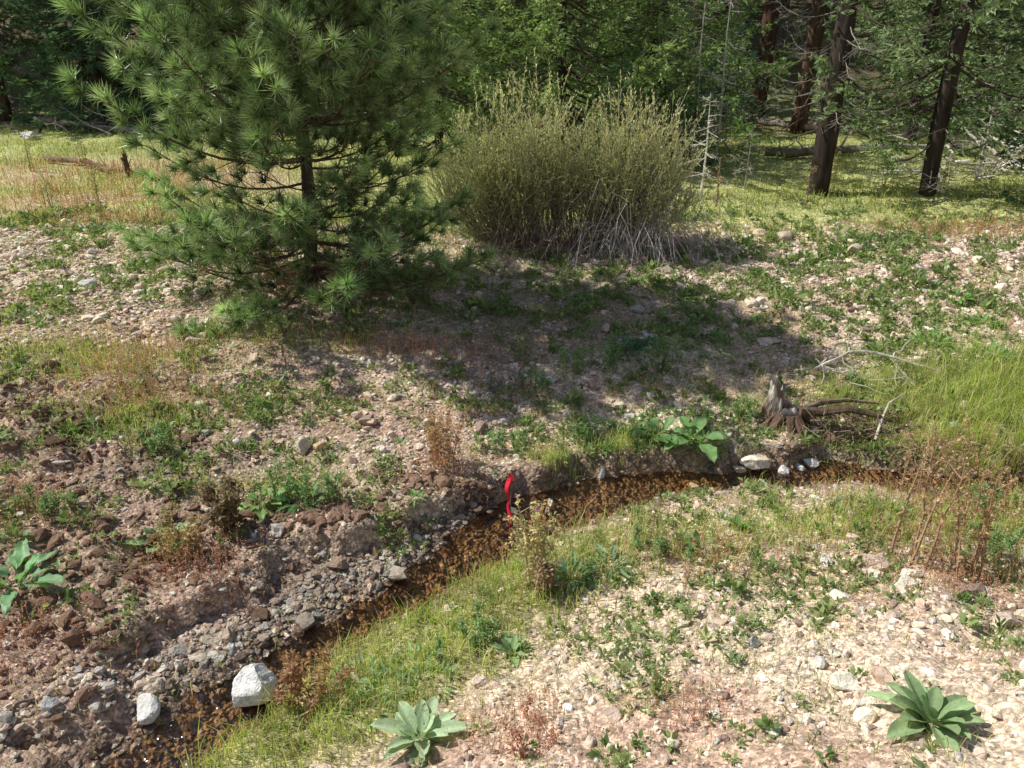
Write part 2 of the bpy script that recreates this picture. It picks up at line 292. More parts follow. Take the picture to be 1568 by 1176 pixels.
cx_=np.array([-1.95,-1.62,-1.1,-.72,-2.4,-1.35,-.35]);cy_=np.array([3.02,3.38,3.85,4.1,2.6,3.5,4.55]);ci=R.integers(0,7,2000);x=cx_[ci]+R.normal(size=2000)*.17;y=cy_[ci]+R.normal(size=2000)*.10+(x-cx_[ci])*.7;q=stream(x,y)[0]>.0;x=x[q];y=y[q]
stones("gravel_bar",x,y,np.exp(R.normal(size=len(x))*.5)*.0130,2,M_stone)
cl_=[(-3.1,4.8,.8,.35),(-3.8,5.35,.6,.3),(-2.2,3.95,.6,.25),(-1.2,4.35,.35,.12),(-.4,4.75,.3,.08),(2.7,5.75,.4,.12),(-2.7,3.3,.5,.25)];X=[];Y=[]
for a_,b_,c_,d_ in cl_: X.append(a_+R.normal(size=480)*c_);Y.append(b_+R.normal(size=480)*d_)
x=np.concatenate(X);y=np.concatenate(Y);q=stream(x,y)[0]>.03;x=x[q];y=y[q]
stones("dirt_clods",x,y,np.exp(R.normal(size=len(x))*.5)*.018,2,M_stone,pal=np.array([.28,.18,.13]))
def cd(x,y):
    d,_=stream(x,y);return (d<.06)*1.
x,y=pts(90000,-3,8,1.5,6,cd);x=x[:2600];y=y[:2600]
stones("creek_pebbles",x,y,np.exp(R.normal(size=len(x))*.55)*.0125,2,M_wet,colmul=np.array([.66,.55,.42])*(.25+.9*R.random((len(x),1))),wetk=.1)
def boulder(x,y,rx,ry,rz,col,name="boulder",rot=0,cuts=9,wet=False,dz=0):
    V,F=rockbase(4,cuts,.05);V=V+.05*np.stack([fbm(V[:,0]*3+x,V[:,1]*3+V[:,2]*3,k)-.5 for k in (1,2,3)],1)*2
    V*=np.array([rx,ry,rz]);c,s=math.cos(rot),math.sin(rot);V=np.stack([V[:,0]*c-V[:,1]*s,V[:,0]*s+V[:,1]*c,V[:,2]],1)
    b=B();z=float(G(x,y));C=np.tile(np.array(col),(len(V),1))*(.8+.4*fbm(V[:,0]*30,V[:,1]*30+V[:,2]*25,4)[:,None])
    if wet: C=C*(1-.7*ss(-.1,-.45,V[:,2]/rz))[:,None]
    b.add(V,F,C);b.build(name,M_stone,loc=(x,y,z+rz*.35+dz))
LG=(.66,.65,.62);CR=(.82,.76,.62);TN=(.64,.54,.42);PK=(.62,.49,.40);GR=(.42,.41,.41)
for a in [(-1.33,3.03,.18,.12,.15,(.76,.75,.72),"boulder",.2,12,True,.06),(-1.83,2.87,.07,.09,.06,LG,"boulder",.6),(-1.57,5.09,.10,.08,.07,TN),(-1.43,5.1,.07,.05,.04,(.6,.42,.26)),(-2.06,5.08,.07,.05,.05,CR),
 (-1.15,5.52,.08,.05,.06,(.42,.32,.26)),(-1.25,5.58,.05,.04,.04,PK),(2.09,3.68,.13,.09,.07,PK),(2.02,3.55,.06,.05,.05,CR),(2.12,3.38,.07,.06,.05,CR),(2.45,3.02,.09,.07,.06,PK),(1.46,2.56,.07,.05,.06,CR),(1.43,2.30,.05,.05,.05,CR),(2.62,3.1,.07,.06,.05,TN),
 (.70,5.2,.04,.035,.09,LG),(2.53,7.14,.15,.07,.04,PK),(1.18,2.93,.04,.03,.04,GR),(1.93,5.30,.15,.09,.07,CR,"boulder",.1,9,False,.04),(2.38,5.40,.08,.06,.05,LG),(2.15,5.28,.06,.05,.05,LG),(1.78,5.28,.06,.05,.04,TN),(2.28,5.33,.05,.04,.04,LG),
 (-12.07,20.15,.28,.22,.16,LG),(-5.0,4.9,.1,.08,.06,TN),(-2.9,6.6,.1,.07,.06,PK),(-2.3,6.4,.08,.06,.05,PK),(1.35,7.9,.09,.06,.05,GR),(.3,4.55,.05,.04,.05,LG),(.55,4.35,.05,.04,.035,PK),(-1.0,3.35,.05,.04,.03,GR),(1.8,8.9,.12,.09,.07,TN),(3.6,10.2,.14,.1,.08,PK),(4.3,9.6,.12,.1,.08,TN),(-3.9,8.5,.14,.1,.08,TN),(-4.5,7.9,.12,.08,.08,LG),(-6.2,8.6,.13,.1,.08,PK),(-.15,2.9,.05,.04,.03,PK),(.45,2.55,.05,.04,.04,PK),(-.85,2.42,.07,.05,.04,PK),(-2.2,2.75,.05,.04,.04,GR),(-1.55,3.3,.04,.03,.03,LG),(1.75,3.3,.06,.05,.04,CR),(2.25,3.55,.07,.05,.05,CR),(1.9,3.05,.05,.05,.04,PK),(.9,3.2,.05,.04,.03,TN),(-.4,4.0,.05,.035,.03,(.3,.2,.13)),(.1,4.75,.06,.04,.03,(.3,.22,.15)),(.8,4.95,.06,.05,.035,(.35,.25,.17)),(-1.7,2.5,.07,.05,.04,(.3,.2,.14))]:
    boulder(*a)
# ---------- grass ----------
b=B()
x,y=pts(290000,-5,8,1.6,7.4,lambda x,y:lush(x,y)*(stream(x,y)[0]>-.02)*ss(.18,.40,fbm(x*7,y*7,3)))
n=len(x);h=.115*np.exp(R.normal(size=n)*.35)*(.8+.9*ss(3,4.5,x)*ss(4.8,5.2,y)*1.0);c0=np.array([.44,.54,.14]);col=c0*(.6+.7*R.random((n,1)));yl=(R.random((n,1))<.25);col=np.where(yl,np.array([.72,.65,.35])*(.8+.4*R.random((n,1))),col)
blades(b,np.stack([x,y,G(x,y)-.005],1),h,.0050,col,.6)
b.build("creekside_grass",M_grass)
b=B()
def ld(x,y):
    d,_=stream(x,y);return np.clip(.16+.75*weedy(x,y)+.5*ss(.47,.60,fbm(x*2.5,y*2.5,4)),0,1)*(d>.05)*(1-.9*blob(x,y,-1.75,3.4,.9,.3,.75))
x,y=pts(290000,-8,8,1.4,11,ld);n=len(x)
h=.043*np.exp(R.normal(size=n)*.45);nn=fbm(x*1.5,y*1.5,6)[:,None];nn=ss(.32,.65,nn);col=(np.array([.26,.36,.11])*(1-nn)+np.array([.60,.57,.29])*nn)*(.6+.8*R.random((n,1)))
rd=R.random((n,1))<.08;col=np.where(rd,np.array([.50,.33,.22]),col)
blades(b,np.stack([x,y,G(x,y)-.003],1),h,.0034*(.7+.09*np.hypot(x,y)),col,.8)
b.build("short_grass",M_grass)
b=B()
x,y=pts(120000,-17,17,10.2,23,lambda x,y:(.25+.75*ss(.35,.6,fbm(x*.9,y*.9,14)))*np.clip(1.6-y/22,0.2,1));n=len(x)
rb=(ss(-2,-5,x)*ss(10.5,11.5,y)*ss(17.5,15,y)*ss(.42,.6,fbm(x*.5,y*1.2,15)))[:,None];col=np.array([.38,.44,.14])*(1-rb)+np.array([.56,.46,.26])*rb
col=col*(.6+.8*R.random((n,1)));blades(b,np.stack([x,y,G(x,y)-.01],1),.10*np.exp(R.normal(size=n)*.35),.012,col,.6)
b.build("meadow_grass",M_grass)
b=B()
x,y=pts(34000,-45,45,22,60,lambda x,y:ss(.41,.56,fbm(x*.22,y*.16,2)));n=len(x)
blades(b,np.stack([x,y,G(x,y)-.02],1),.25*np.exp(R.normal(size=n)*.3),.05,np.array([.40,.47,.17])*(.6+.8*R.random((n,1))),.6)
b.build("hillside_grass",M_grass)
b=B()
x,y=pts(80000,-8,8.5,1.4,11.5,lambda x,y:weedy(x,y)*(stream(x,y)[0]>.04));n=len(x);k=8
P=np.repeat(np.stack([x,y,G(x,y)],1),k,0);a=R.random(n*k)*2*np.pi;e=R.uniform(.1,1.2,n*k);D=np.stack([np.cos(a)*np.cos(e),np.sin(a)*np.cos(e),np.sin(e)],1)
sz=np.repeat(np.exp(R.normal(size=n)*.4),k)*(.7+.07*np.hypot(P[:,0],P[:,1]));P=P+D*(.012*R.random((n*k,1)))*sz[:,None]+np.stack([0*a,0*a,.015*R.random(n*k)*sz],1)
g=np.repeat(R.random((n,1)),k,0);col=(np.array([.14,.24,.075])*(1-g)+np.array([.34,.42,.17])*g)*(.7+.6*R.random((n*k,1)))
diam(b,P,D,.026*sz,.0125*sz,col);b.build("ground_weeds",M_leaf)
b=B()
RS=[(-.8,6.8,.75,.28,520),(.0,2.55,.25,.2,130),(.75,2.5,.2,.15,90),(-3.2,6.2,.6,.5,500),(-2.6,3.1,.4,.3,250),(-.5,4.95,.25,.15,150),(1.2,3.9,.5,.3,350),(-1.9,3.75,.3,.2,250),(2.6,3.5,.5,.3,300),(-6,12.5,2.2,1.2,1000),(-7,15,2.5,1,600),(.6,6.2,1.5,.5,500),(2.9,4.6,.8,.3,350),(6.5,10.4,1.5,.5,500),(-2.9,5.6,.8,.3,400),(-4.8,10.5,1.5,.3,500),(-3.2,4.2,.6,.4,300),(2.6,4.0,.5,.3,300),(3.6,5.3,.4,.2,200)]
for cx,cy,sx,sy,nn in RS:
    X=cx+R.normal(size=nn)*sx*.6;Y=cy+R.normal(size=nn)*sy*.6;far=np.hypot(cx,cy)/6
    P=np.stack([X,Y,G(X,Y)],1);hh=R.uniform(.06,.20,nn)*(1+.25*(far-1));D=nrm(np.stack([R.normal(size=nn)*.15,R.normal(size=nn)*.15,np.ones(nn)],1));Q=P+D*hh[:,None]
    cc=np.array([.56,.32,.23])*(.6+.8*R.random((nn,1)));rib(b,P,Q,.0011*max(1,far),cc)
    kk=6;f=R.random((nn,kk));PP=(P[:,None]+(Q-P)[:,None]*(.45+.55*f[...,None])).reshape(-1,3);DD=R.normal(size=(nn*kk,3))+np.array([0,0,1.]);diam(b,PP,DD,.012*max(1,far*.8),.006*max(1,far*.8),np.repeat(cc,kk,0)*1.1)
b.build("red_sorrel_weeds",M_leaf)
# ---------- trees ----------
def needles_tufts(b,P,D,n,Ln,W,c,fw=(.55,1.0)):
    m_=len(P);PP=np.repeat(P,n,0);DD=np.repeat(nrm(D),n,0)
    s=R.random((m_*n,1));d=nrm(R.normal(size=(m_*n,3)));d=nrm(d+DD*(fw[0]+fw[1]*R.random((m_*n,1))))
    PP=PP-DD*(.06*s)
    cc=np.repeat(c,n,0)*(.6+.8*R.random((m_*n,1)));tris(b,PP,d,Ln*R.uniform(.75,1.1,m_*n),W,cc,1.5)
def pine(name,x,y,h):
    e=empty(name,(x,y,float(G(x,y))));bt=B();bn=B();bw=B()
    zz=np.linspace(-.1,h,24);tx=.05*np.sin(zz*1.3)+.03*zz;TR=np.stack([tx,.03*np.sin(zz*2),zz],1)
    tube(bt,TR,np.maximum(.065*(1-zz/h)+.012,.012),(.06,.048,.04),9,.12)
    TP=[];TD=[];TC=[]
    z=.25;w_=0
    while z<h-.15:
        f=z/h;Lm=1.68*min(1,(1-f)*2.3+.04)
        gap=1.0<z<1.36
        nb=11 if not gap else 6
        for q in range(nb):
            az=2*np.pi*q/nb+w_*1.1+R.normal()*.25;Lb=Lm*R.uniform(.60,1.14)*(.8 if gap else 1)
            el=(.02+.5*f)+R.normal()*.15-(.14 if z<.8 else 0);t=np.linspace(0,1,8)
            r=Lb*t;up=Lb*(np.tan(el)*t*.7+.22*t**2.2)-.08*np.sin(t*np.pi)*Lb
            b0=np.array([np.interp(z,zz,tx),0,z+R.normal()*.05]);wv=np.cumsum(R.normal(size=8)*.02)
            P=b0+np.stack([np.cos(az)*r-np.sin(az)*wv,np.sin(az)*r+np.cos(az)*wv,up],1)
            tube(bw,P,.014*(1-t*.75)*(Lb/1.3),(.10,.08,.06),5)
            nt=int(10*Lb/1.3)+4
            for j in range(nt):
                s=1-.82*(j/nt)**1.0;pb=np.array([np.interp(s,t,P[:,c]) for c in range(3)])
                sa=az+(1 if j%2 else -1)*R.uniform(.3,1.2)*(0 if j==0 else 1);tl=(.10+.34*(1-s))*R.uniform(.7,1.3)
                dv=nrm(np.array([np.cos(sa),np.sin(sa),.40+R.normal()*.35]));pe=pb+dv*tl
                rib(bw,pb[None],pe[None],.006,(.17,.12,.08))
                if gap and R.random()<.35: continue
                g=R.random();TP.append(pe);TD.append(dv+np.array([0,0,.3]));TC.append((np.array([.20,.34,.125])*(1-g)+np.array([.44,.60,.30])*g)*(.22+.78*s**1.4))  # sunlit branch tips painted in: tufts lighten away from the trunk
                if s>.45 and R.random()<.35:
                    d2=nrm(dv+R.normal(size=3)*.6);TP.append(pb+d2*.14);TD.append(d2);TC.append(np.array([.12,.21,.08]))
            if z<1.2:
                for j in range(7):
                    s=R.uniform(.2,.7);pb=np.array([np.interp(s,t,P[:,c]) for c in range(3)]);rib(bw,pb[None],(pb+R.normal(size=3)*.13)[None],.004,(.25,.15,.1))
        z+=.26+.05*R.random();w_+=1
    TP.append(np.array([tx[-1],0,h+.1]));TD.append(np.array([0,0,1.]));TC.append(np.array([.1,.18,.06]))
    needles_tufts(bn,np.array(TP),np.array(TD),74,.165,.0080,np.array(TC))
    nd=60;a=R.random(nd)*6.28;rr=R.uniform(.2,1.2,nd);needles_tufts(bn,np.stack([np.cos(a)*rr,np.sin(a)*rr,R.uniform(.12,.5,nd)],1),R.normal(size=(nd,3))-np.array([0,0,.6]),35,.13,.005,np.tile([.36,.22,.12],(nd,1)))
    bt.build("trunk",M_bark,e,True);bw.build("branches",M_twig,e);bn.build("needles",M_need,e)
pine("pine_tree",-2.15,7.95,5.3)
def fir_meshes(key,h,Rm,clear,step,tw,lf,c1,c2,lsz=.075,sparse=0,rt=.012,bark=(.05,.04,.034),wd=.4,hmax=99):
    bt=B();bn=B();bw=B();zz=np.linspace(-.3,h,20);bend=.12*np.sin(zz*.35+R.random()*6)*zz/h*3
    tube(bt,np.stack([bend,.4*bend,zz],1),np.maximum(rt*h*(1-zz/h)**.8,.01),bark,12,.10)
    z=max(clear*h*.35,.25);i=0
    while z<h*.985:
        st=step if z<hmax else step*2.2
        f=z/h;dead=z<clear*h and R.random()<.85;Lb=Rm*(min(1,(1-f)*1.35)**.9)*R.uniform(.6,1.12);az=i*2.399+R.normal()*.3;i+=1
        if dead: Lb*=.6
        t=np.linspace(0,1,7);r=Lb*t;el=-.30+.75*f+R.normal()*.12;up=Lb*(np.tan(el)*t+.28*t**2.5-.12*np.sin(t*np.pi))
        wv=np.cumsum(R.normal(size=7)*.04);bx=np.interp(z,zz,bend)
        P=np.array([bx,.4*bx,z])+np.stack([np.cos(az)*r-np.sin(az)*wv,np.sin(az)*r+np.cos(az)*wv,up],1)
        tube(bw,P,(.018 if not dead else .010)*(1-t*.8)*(.4+Lb/3),(.10,.08,.065) if not dead else (.30,.27,.24),4)
        nt=max(3,int(tw*Lb));s=R.uniform(.12,1,nt)**.8;pb=np.stack([np.interp(s,t,P[:,c]) for c in range(3)],1)
        sg=np.where(R.random(nt)<.5,-1,1);sa=az+sg*R.uniform(.4,1.2,nt);tl=(.14+.46*Lb/2*(1-s))*R.uniform(.6,1.2,nt)
        dv=nrm(np.stack([np.cos(sa),np.sin(sa),-.15+R.normal(size=nt)*.25],1));pe=pb+dv*tl[:,None]-np.array([0,0,1])*(tl*.15)[:,None]
        if dead:
            rib(bw,pb,pe,.0035,(.28,.25,.23));q=R.uniform(.3,1,(nt,1));p2=pb+(pe-pb)*q;rib(bw,p2,p2+nrm(R.normal(size=(nt,3)))*.15,.0025,(.3,.27,.25))
        elif R.random()>sparse:
            q=R.uniform(0,1.05,(nt,lf,1));pp=pb[:,None]+(pe-pb)[:,None]*q;pp=pp.reshape(-1,3)+R.normal(size=(nt*lf,3))*.015
            dd=np.repeat(dv,lf,0)*.8+R.normal(size=(nt*lf,3))*np.array([.7,.7,.45]);g=R.random((nt,1))*.7+.3*s[:,None];cc=np.array(c1)*(1-g)+np.array(c2)*g
            tris(bn,pp,dd,lsz*R.uniform(.6,1.2,nt*lf),lsz*wd,np.repeat(cc,lf,0)*(.7+.6*R.random((nt*lf,1))))
        z+=st*R.uniform(.6,1.4)
    out=[]
    for nm,bb,ma in (("trunk",bt,M_bark),("branches",bw,M_twig),("foliage",bn,M_fir)):
        if bb.n: out.append((nm,meshdata(key+"_"+nm,np.concatenate(bb.V),np.concatenate(bb.F),np.concatenate(bb.C),ma,nm=="trunk")))
    return out
def plant(name,meshes,x,y,rot=0,sc=1,tilt=(0,0),parent=None):
    e=empty(name,(x,y,float(G(x,y))-.05));e.rotation_euler=(tilt[0],tilt[1],rot);e.scale=(sc,sc,sc)
    if parent: e.parent=parent
    for nm,me in meshes:
        o=bpy.data.objects.new(nm,me);bpy.context.collection.objects.link(o);o.parent=e
    return e
g1=(.085,.145,.06);g2=(.22,.33,.13);bl1=(.06,.12,.07);bl2=(.14,.24,.145)
firC=fir_meshes("firc",8.5,3.1,.02,.042,14,9,(.09,.15,.06),(.35,.48,.20),.110,.04,wd=.36,hmax=4.5)
plant("fir_tree",firC,1.0,16.0,.4)
plant("fir_tree",firC,-1.6,17.5,2.4,.95)
plant("fir_tree",firC,3.0,18.0,4.1,.85)
far1=fir_meshes("fara",10,2.5,.03,.08,10,8,g1,g2,.17,.04,wd=.45)
far2=fir_meshes("farb",13,2.7,.08,.11,10,8,g1,(.25,.35,.15),.18,.06,wd=.45,rt=.011,bark=(.07,.055,.045))
spr=fir_meshes("spruce",8,2.1,.02,.05,13,9,bl1,bl2,.12,.0,wd=.42)
plant("spruce_tree",spr,-11.2,22.6,0,1.1)
plant("spruce_tree",spr,-7.6,24.5,2,1.1)
sml=fir_meshes("smallfir",3.4,1.0,.02,.055,18,8,bl1,bl2,.085,0,wd=.42)
for sx,sy,sr,ss_ in [(6.1,22.0,0,1),(1.9,14.4,1,.6),(2.7,15.2,3,.7),(5.2,20.5,2,.8),(2.6,19,1,1),(4.3,21,3,1.1),(3.5,15.6,1,.5)]: plant("small_fir_tree",sml,sx,sy,sr,ss_)
thin=fir_meshes("thin",12,2.5,.27,.10,11,9,g1,g2,.10,.12,rt=.0145)
plant("conifer_tree",thin,5.02,12.9,1.0,1,(0,.07))
thin2=fir_meshes("thin2",11,2.6,.12,.07,12,9,(.10,.17,.08),(.34,.44,.24),.10,.1,rt=.012,bark=(.06,.05,.042))
plant("conifer_tree",thin2,6.75,12.75,2.0,1,(0,.04))
tall=fir_meshes("tall",17,2.8,.26,.13,10,8,g1,g2,.17,.1,rt=.0125,bark=(.11,.068,.05),wd=.45)
plant("ponderosa_tree",tall,7.7,21.8,0,1,(0,.02));plant("ponderosa_tree",tall,5.2,23.6,2,.9);plant("ponderosa_tree",tall,-14.9,24,3,.9)
plant("conifer_tree",thin2,10.4,15.0,1,1.0);plant("conifer_tree",thin2,9.6,19.5,4,1.1)
plant("conifer_tree",spr,8.55,11.7,2,.62)
plant("conifer_tree",firC,12.5,22.5,5,1.0)
fo=empty("distant_forest");vars_=[tall,far1,far1,far2,far2,sml];placed=[]
while len(placed)<104:
    yy=24.2+R.random()**1.2*32;xx=R.uniform(-1,1)*(.76*yy+2)
    if -10<xx<-3 and yy<28 and R.random()<.7: continue
    if 4<xx<13 and yy<30 and R.random()<.75: continue
    if min([9]+[math.hypot(xx-a_,yy-b_) for a_,b_ in placed])<2.0: continue
    placed.append((xx,yy));v=R.integers(0,6);plant("tree",vars_[v],xx,yy,R.random()*6.28,R.uniform(.85,1.3)*(1.2 if v==5 else 1),(R.normal()*.03,R.normal()*.03),fo)
def bare(name,x,y,h,col,nb=26,Lb=.35,r=.02):
    b=B();z0=float(G(x,y));zz=np.linspace(-.05,h,8);tube(b,np.stack([.02*np.sin(zz*2),0*zz,zz],1),r*(1-zz/h*.85),col,6)
    z=R.uniform(.15*h,h*.97,nb);a=R.random(nb)*6.28;l=Lb*(1.1-z/h)*R.uniform(.6,1.2,nb)+.05;P=np.stack([0*z,0*z,z],1);D=nrm(np.stack([np.cos(a),np.sin(a),-.1+.3*R.normal(size=nb)],1));Q=P+D*l[:,None];rib(b,P,Q,.005,col)
    k=5;f=R.uniform(.3,1,(nb,k,1));PP=(P[:,None]+(Q-P)[:,None]*f).reshape(-1,3);rib(b,PP,PP+nrm(np.repeat(D,k,0)+R.normal(size=(nb*k,3))*.7)*.09,.003,col)
    b.build(name,M_twig,loc=(x,y,z0))
bare("dead_sapling",2.97,12.33,1.6,(.7,.66,.6),34,.36,.024)
bare("dead_sapling",3.9,13.2,1.0,(.45,.42,.38),20,.3,.012)
bare("dead_sapling",4.2,16.5,3.4,(.48,.46,.43),60,.8,.03);bare("dead_sapling",8.4,14.3,2.6,(.45,.43,.4),50,.8,.025)
bare("dead_sapling",3.6,16.0,3.8,(.5,.47,.44),80,1.0,.03)
# ---------- shrub ----------
e=empty("willow_shrub",(.60,9.75,float(G(.60,9.75))));bw=B();bl=B()
cl=[(-1.05,.15,1.55,150,0),(-.6,.0,2.05,150,0),(-.2,.15,2.1,150,0),(.3,.2,1.7,120,0),(.75,.0,2.0,160,0),(1.1,-.05,1.7,120,1)]
for cx,cy,hh,nn,dd in cl:
    a=R.random(nn)*6.28;sp=np.sqrt(R.random(nn))*.58;bx=cx*.75+np.cos(a)*.16*R.random(nn);by=cy+np.sin(a)*.16*R.random(nn)
    H_=hh*R.uniform(.40,1.08,nn)*(1-.35*(sp/.58)**2);tx=cx*1.12+np.cos(a)*sp;ty=cy+np.sin(a)*sp
    t=np.linspace(0,1,6);X=bx[:,None]+(tx-bx)[:,None]*t**.8;Y=by[:,None]+(ty-by)[:,None]*t**.8;Z=H_[:,None]*t**1.05
    X=X+R.normal(size=X.shape)*.035*t;Y=Y+R.normal(size=X.shape)*.035*t;P=np.stack([X,Y,Z],-1)
    for j in range(5): rib(bw,P[:,j],P[:,j+1],.005*(1-j*.14),np.array([.22,.19,.14]) if not dd else np.array([.38,.34,.31]))
    ns_=5;f=R.uniform(.45,.95,(nn,ns_));i=np.minimum((f*5).astype(int),4);fr=(f*5-i)[...,None];ii=np.arange(nn)[:,None];q0=(P[ii,i]*(1-fr)+P[ii,i+1]*fr).reshape(-1,3)
    out_=np.repeat(np.stack([np.cos(a)*sp,np.sin(a)*sp,0*a],1),ns_,0)*.9
    sd_=nrm(R.normal(size=q0.shape)*.32+np.array([0,0,1.])+out_);ql=R.uniform(.10,.42,(len(q0),1));q1=q0+sd_*ql;rib(bw,q0,q1,.003,(.42,.38,.27))
    k=15;f=R.random((len(q0),k,1));Q=(q0[:,None]+(q1-q0)[:,None]*f).reshape(-1,3);D=np.repeat(sd_,k,0)+R.normal(size=Q.shape)*.34
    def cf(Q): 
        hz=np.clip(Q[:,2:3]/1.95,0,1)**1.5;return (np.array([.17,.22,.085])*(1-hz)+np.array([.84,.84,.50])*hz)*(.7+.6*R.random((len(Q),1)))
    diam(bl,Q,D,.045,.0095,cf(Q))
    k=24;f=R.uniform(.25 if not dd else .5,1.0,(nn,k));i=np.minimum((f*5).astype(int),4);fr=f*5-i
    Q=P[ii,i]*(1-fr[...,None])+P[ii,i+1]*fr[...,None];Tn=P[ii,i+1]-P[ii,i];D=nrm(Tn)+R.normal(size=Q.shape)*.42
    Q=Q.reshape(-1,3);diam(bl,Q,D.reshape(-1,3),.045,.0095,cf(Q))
def arcs(nn,bx,by,a,L_,hz,wob,w,col):
    t=np.linspace(0,1,6);r=L_[:,None]*t;z=hz[:,None]*np.sin(np.pi*(.3+.7*t))*L_[:,None];P=np.stack([bx[:,None]+np.cos(a)[:,None]*r*.9,by[:,None]+np.sin(a)[:,None]*r*.7,z],-1)+R.normal(size=(nn,6,3))*wob
    for j in range(5): rib(bw,P[:,j],P[:,j+1],w,col)
arcs(420,.90+R.normal(size=420)*.35,-.12+R.normal(size=420)*.15,R.uniform(-2.6,1.2,420),R.uniform(.3,1.05,420),R.uniform(.2,.95,420),.035,.0032,np.array([.48,.44,.42]))
arcs(300,-.3+R.normal(size=300)*.6,R.normal(size=300)*.2-.1,R.uniform(-3.3,.2,300),R.uniform(.25,.75,300),R.uniform(.2,1.3,300),.035,.003,np.array([.27,.22,.18]))
bw.build("stems",M_twig,e);bl.build("leaves",M_leaf,e)
# ---------- logs and debris ----------
def log(name,P,r,col,sides=9,jit=.12,ma=None):
    P=np.array(P,float);t=np.linspace(0,1,len(P));tt=np.linspace(0,1,14);Q=np.stack([np.interp(tt,t,P[:,k]) for k in range(3)],1)+R.normal(size=(14,3))*.12*r;Q[:,2]+=G(Q[:,0],Q[:,1])
    b=B();tube(b,Q,r*(1-.35*tt),col,sides,jit)
    for j in range(6):
        s=R.integers(2,13);d=nrm(R.normal(size=3)+np.array([0,0,.4]));rib(b,Q[s][None],(Q[s]+d*r*R.uniform(2.5,7))[None],r*.22,col)
    b.build(name,ma or M_wood)
log("fallen_log",[(5.3,16.9,.12),(7.2,16.9,.15)],.10,(.2,.16,.13));log("fallen_log",[(6.6,17.3,.10),(10,17.9,.12)],.08,(.36,.33,.3))
log("fallen_log",[(-9.5,16.3,.1),(-6.9,14.6,.07)],.06,(.24,.17,.12));log("fallen_log",[(-13.5,23,.2),(-8.8,20.5,.1)],.09,(.3,.26,.22))
log("fallen_log",[(8.5,21,.2),(6.5,23,.2)],.12,(.25,.21,.18));log("fallen_log",[(-16,27,.3),(-11,25.5,.3)],.12,(.3,.26,.22))
def debris(name,cx,cy,rx,ry,n,col,r=.02,L_=.8,hz=.35):
    b=B()
    for _ in range(n):
        p=np.array([cx+R.normal()*rx,cy+R.normal()*ry,0]);p[2]=float(G(p[0],p[1]))+R.random()*hz*.4;a=R.random()*6.28;d=np.array([np.cos(a),np.sin(a),R.uniform(-.1,.5)])*L_*R.uniform(.4,1.2)
        t=np.linspace(0,1,6)[:,None];P=p+d*t+np.cumsum(R.normal(size=(6,3))*.04*L_,0);tube(b,P,r*(1-.8*t[:,0])*R.uniform(.5,1.2),np.array(col)*R.uniform(.6,1.2),5)
    b.build(name,M_wood)
debris("branch_debris",8.9,14.8,.8,.5,38,(.65,.6,.55),.03,1.0);debris("branch_debris",10.5,16.5,1,.7,30,(.65,.6,.55),.04,1.3);debris("branch_debris",-10.5,21.5,1.8,.9,30,(.45,.4,.36),.03,1.3)
debris("branch_debris",7,14.2,1.0,.4,22,(.6,.55,.5),.02,.7);debris("branch_debris",-6,26,2,1.5,40,(.4,.36,.32),.05,2);debris("branch_debris",3,21,2.5,1.5,50,(.4,.36,.32),.04,1.6)
debris("twig_litter",2.0,14.0,2.5,1.0,40,(.4,.36,.3),.012,.6,.1)
debris("branch_debris",3.0,6.35,.35,.18,18,(.5,.45,.4),.009,.45,.15)
log("dead_stick",[(-6.91,14.3,-.05),(-6.95,14.3,.42)],.06,(.12,.08,.06))
b=B()
for P,r in [([(2.75,6.5,.08),(3.1,6.62,.16),(3.5,6.6,.12),(3.95,6.4,.03)],.018),([(2.85,6.6,.05),(3.05,6.75,.2),(3.4,6.8,.14)],.012),([(2.6,6.55,.03),(2.9,6.5,.08),(3.2,6.35,.04)],.010),([(3.1,6.62,.16),(3.15,6.8,.26)],.008),([(3.5,6.6,.12),(3.7,6.75,.2),(3.8,6.8,.15)],.008)]:
    P=np.array(P);t=np.linspace(0,1,len(P));tt=np.linspace(0,1,10);Q=np.stack([np.interp(tt,t,P[:,k]) for k in range(3)],1)+R.normal(size=(10,3))*.008;Q[:,2]+=G(Q[:,0],Q[:,1]);tube(b,Q,r*(1-.6*tt),(.5,.45,.39),6,.15)
b.build("fallen_branch",M_wood)
# stump: broken, leaning wedge that is tall on the left and rotted away on the right
e=empty("rotten_stump",(2.30,5.80,float(G(2.30,5.8))));b=B();ns=64;nl=12
a=np.linspace(0,2*np.pi,ns,endpoint=False);lob=.5+.5*np.cos(a-2.7);top=.07+.27*lob**1.6+.07*(fbm(a*9,a*0+3,3)-.5)+R.uniform(-.02,.035,ns);V=[];C=[]
for i in range(nl):
    t=i/(nl-1);rr=(.15*(1-.42*t)+.13*(1-t)**3*np.maximum(0,np.sin(a*5)))*(1+.14*np.sin(2*a+1)+.09*np.sin(9*a)+.04*R.normal(size=ns));V.append(np.stack([np.cos(a)*rr*1.15-.05*t,np.sin(a)*rr*.8,-.12+(top+.12)*t],1));C.append((np.array([.17,.12,.09])*(1-t**3)+np.array([.74,.70,.62])*t**3)*(.55+.8*R.random((ns,1))))
for i in range(4):
    t=1-i*.3;rr=.07*(1-.25*i)*(1+.14*np.sin(2*a+1));V.append(np.stack([np.cos(a)*rr-.05,np.sin(a)*rr*.8,top*.75*t+.02+R.normal(size=ns)*.012],1));C.append(np.tile([.32,.25,.19],(ns,1))*(.6+.8*R.random((ns,1))))
V=np.concatenate(V);I=np.arange(len(V)).reshape(-1,ns);A=I[:-1];Bq=I[1:];A2=np.roll(A,-1,1);B2=np.roll(Bq,-1,1)
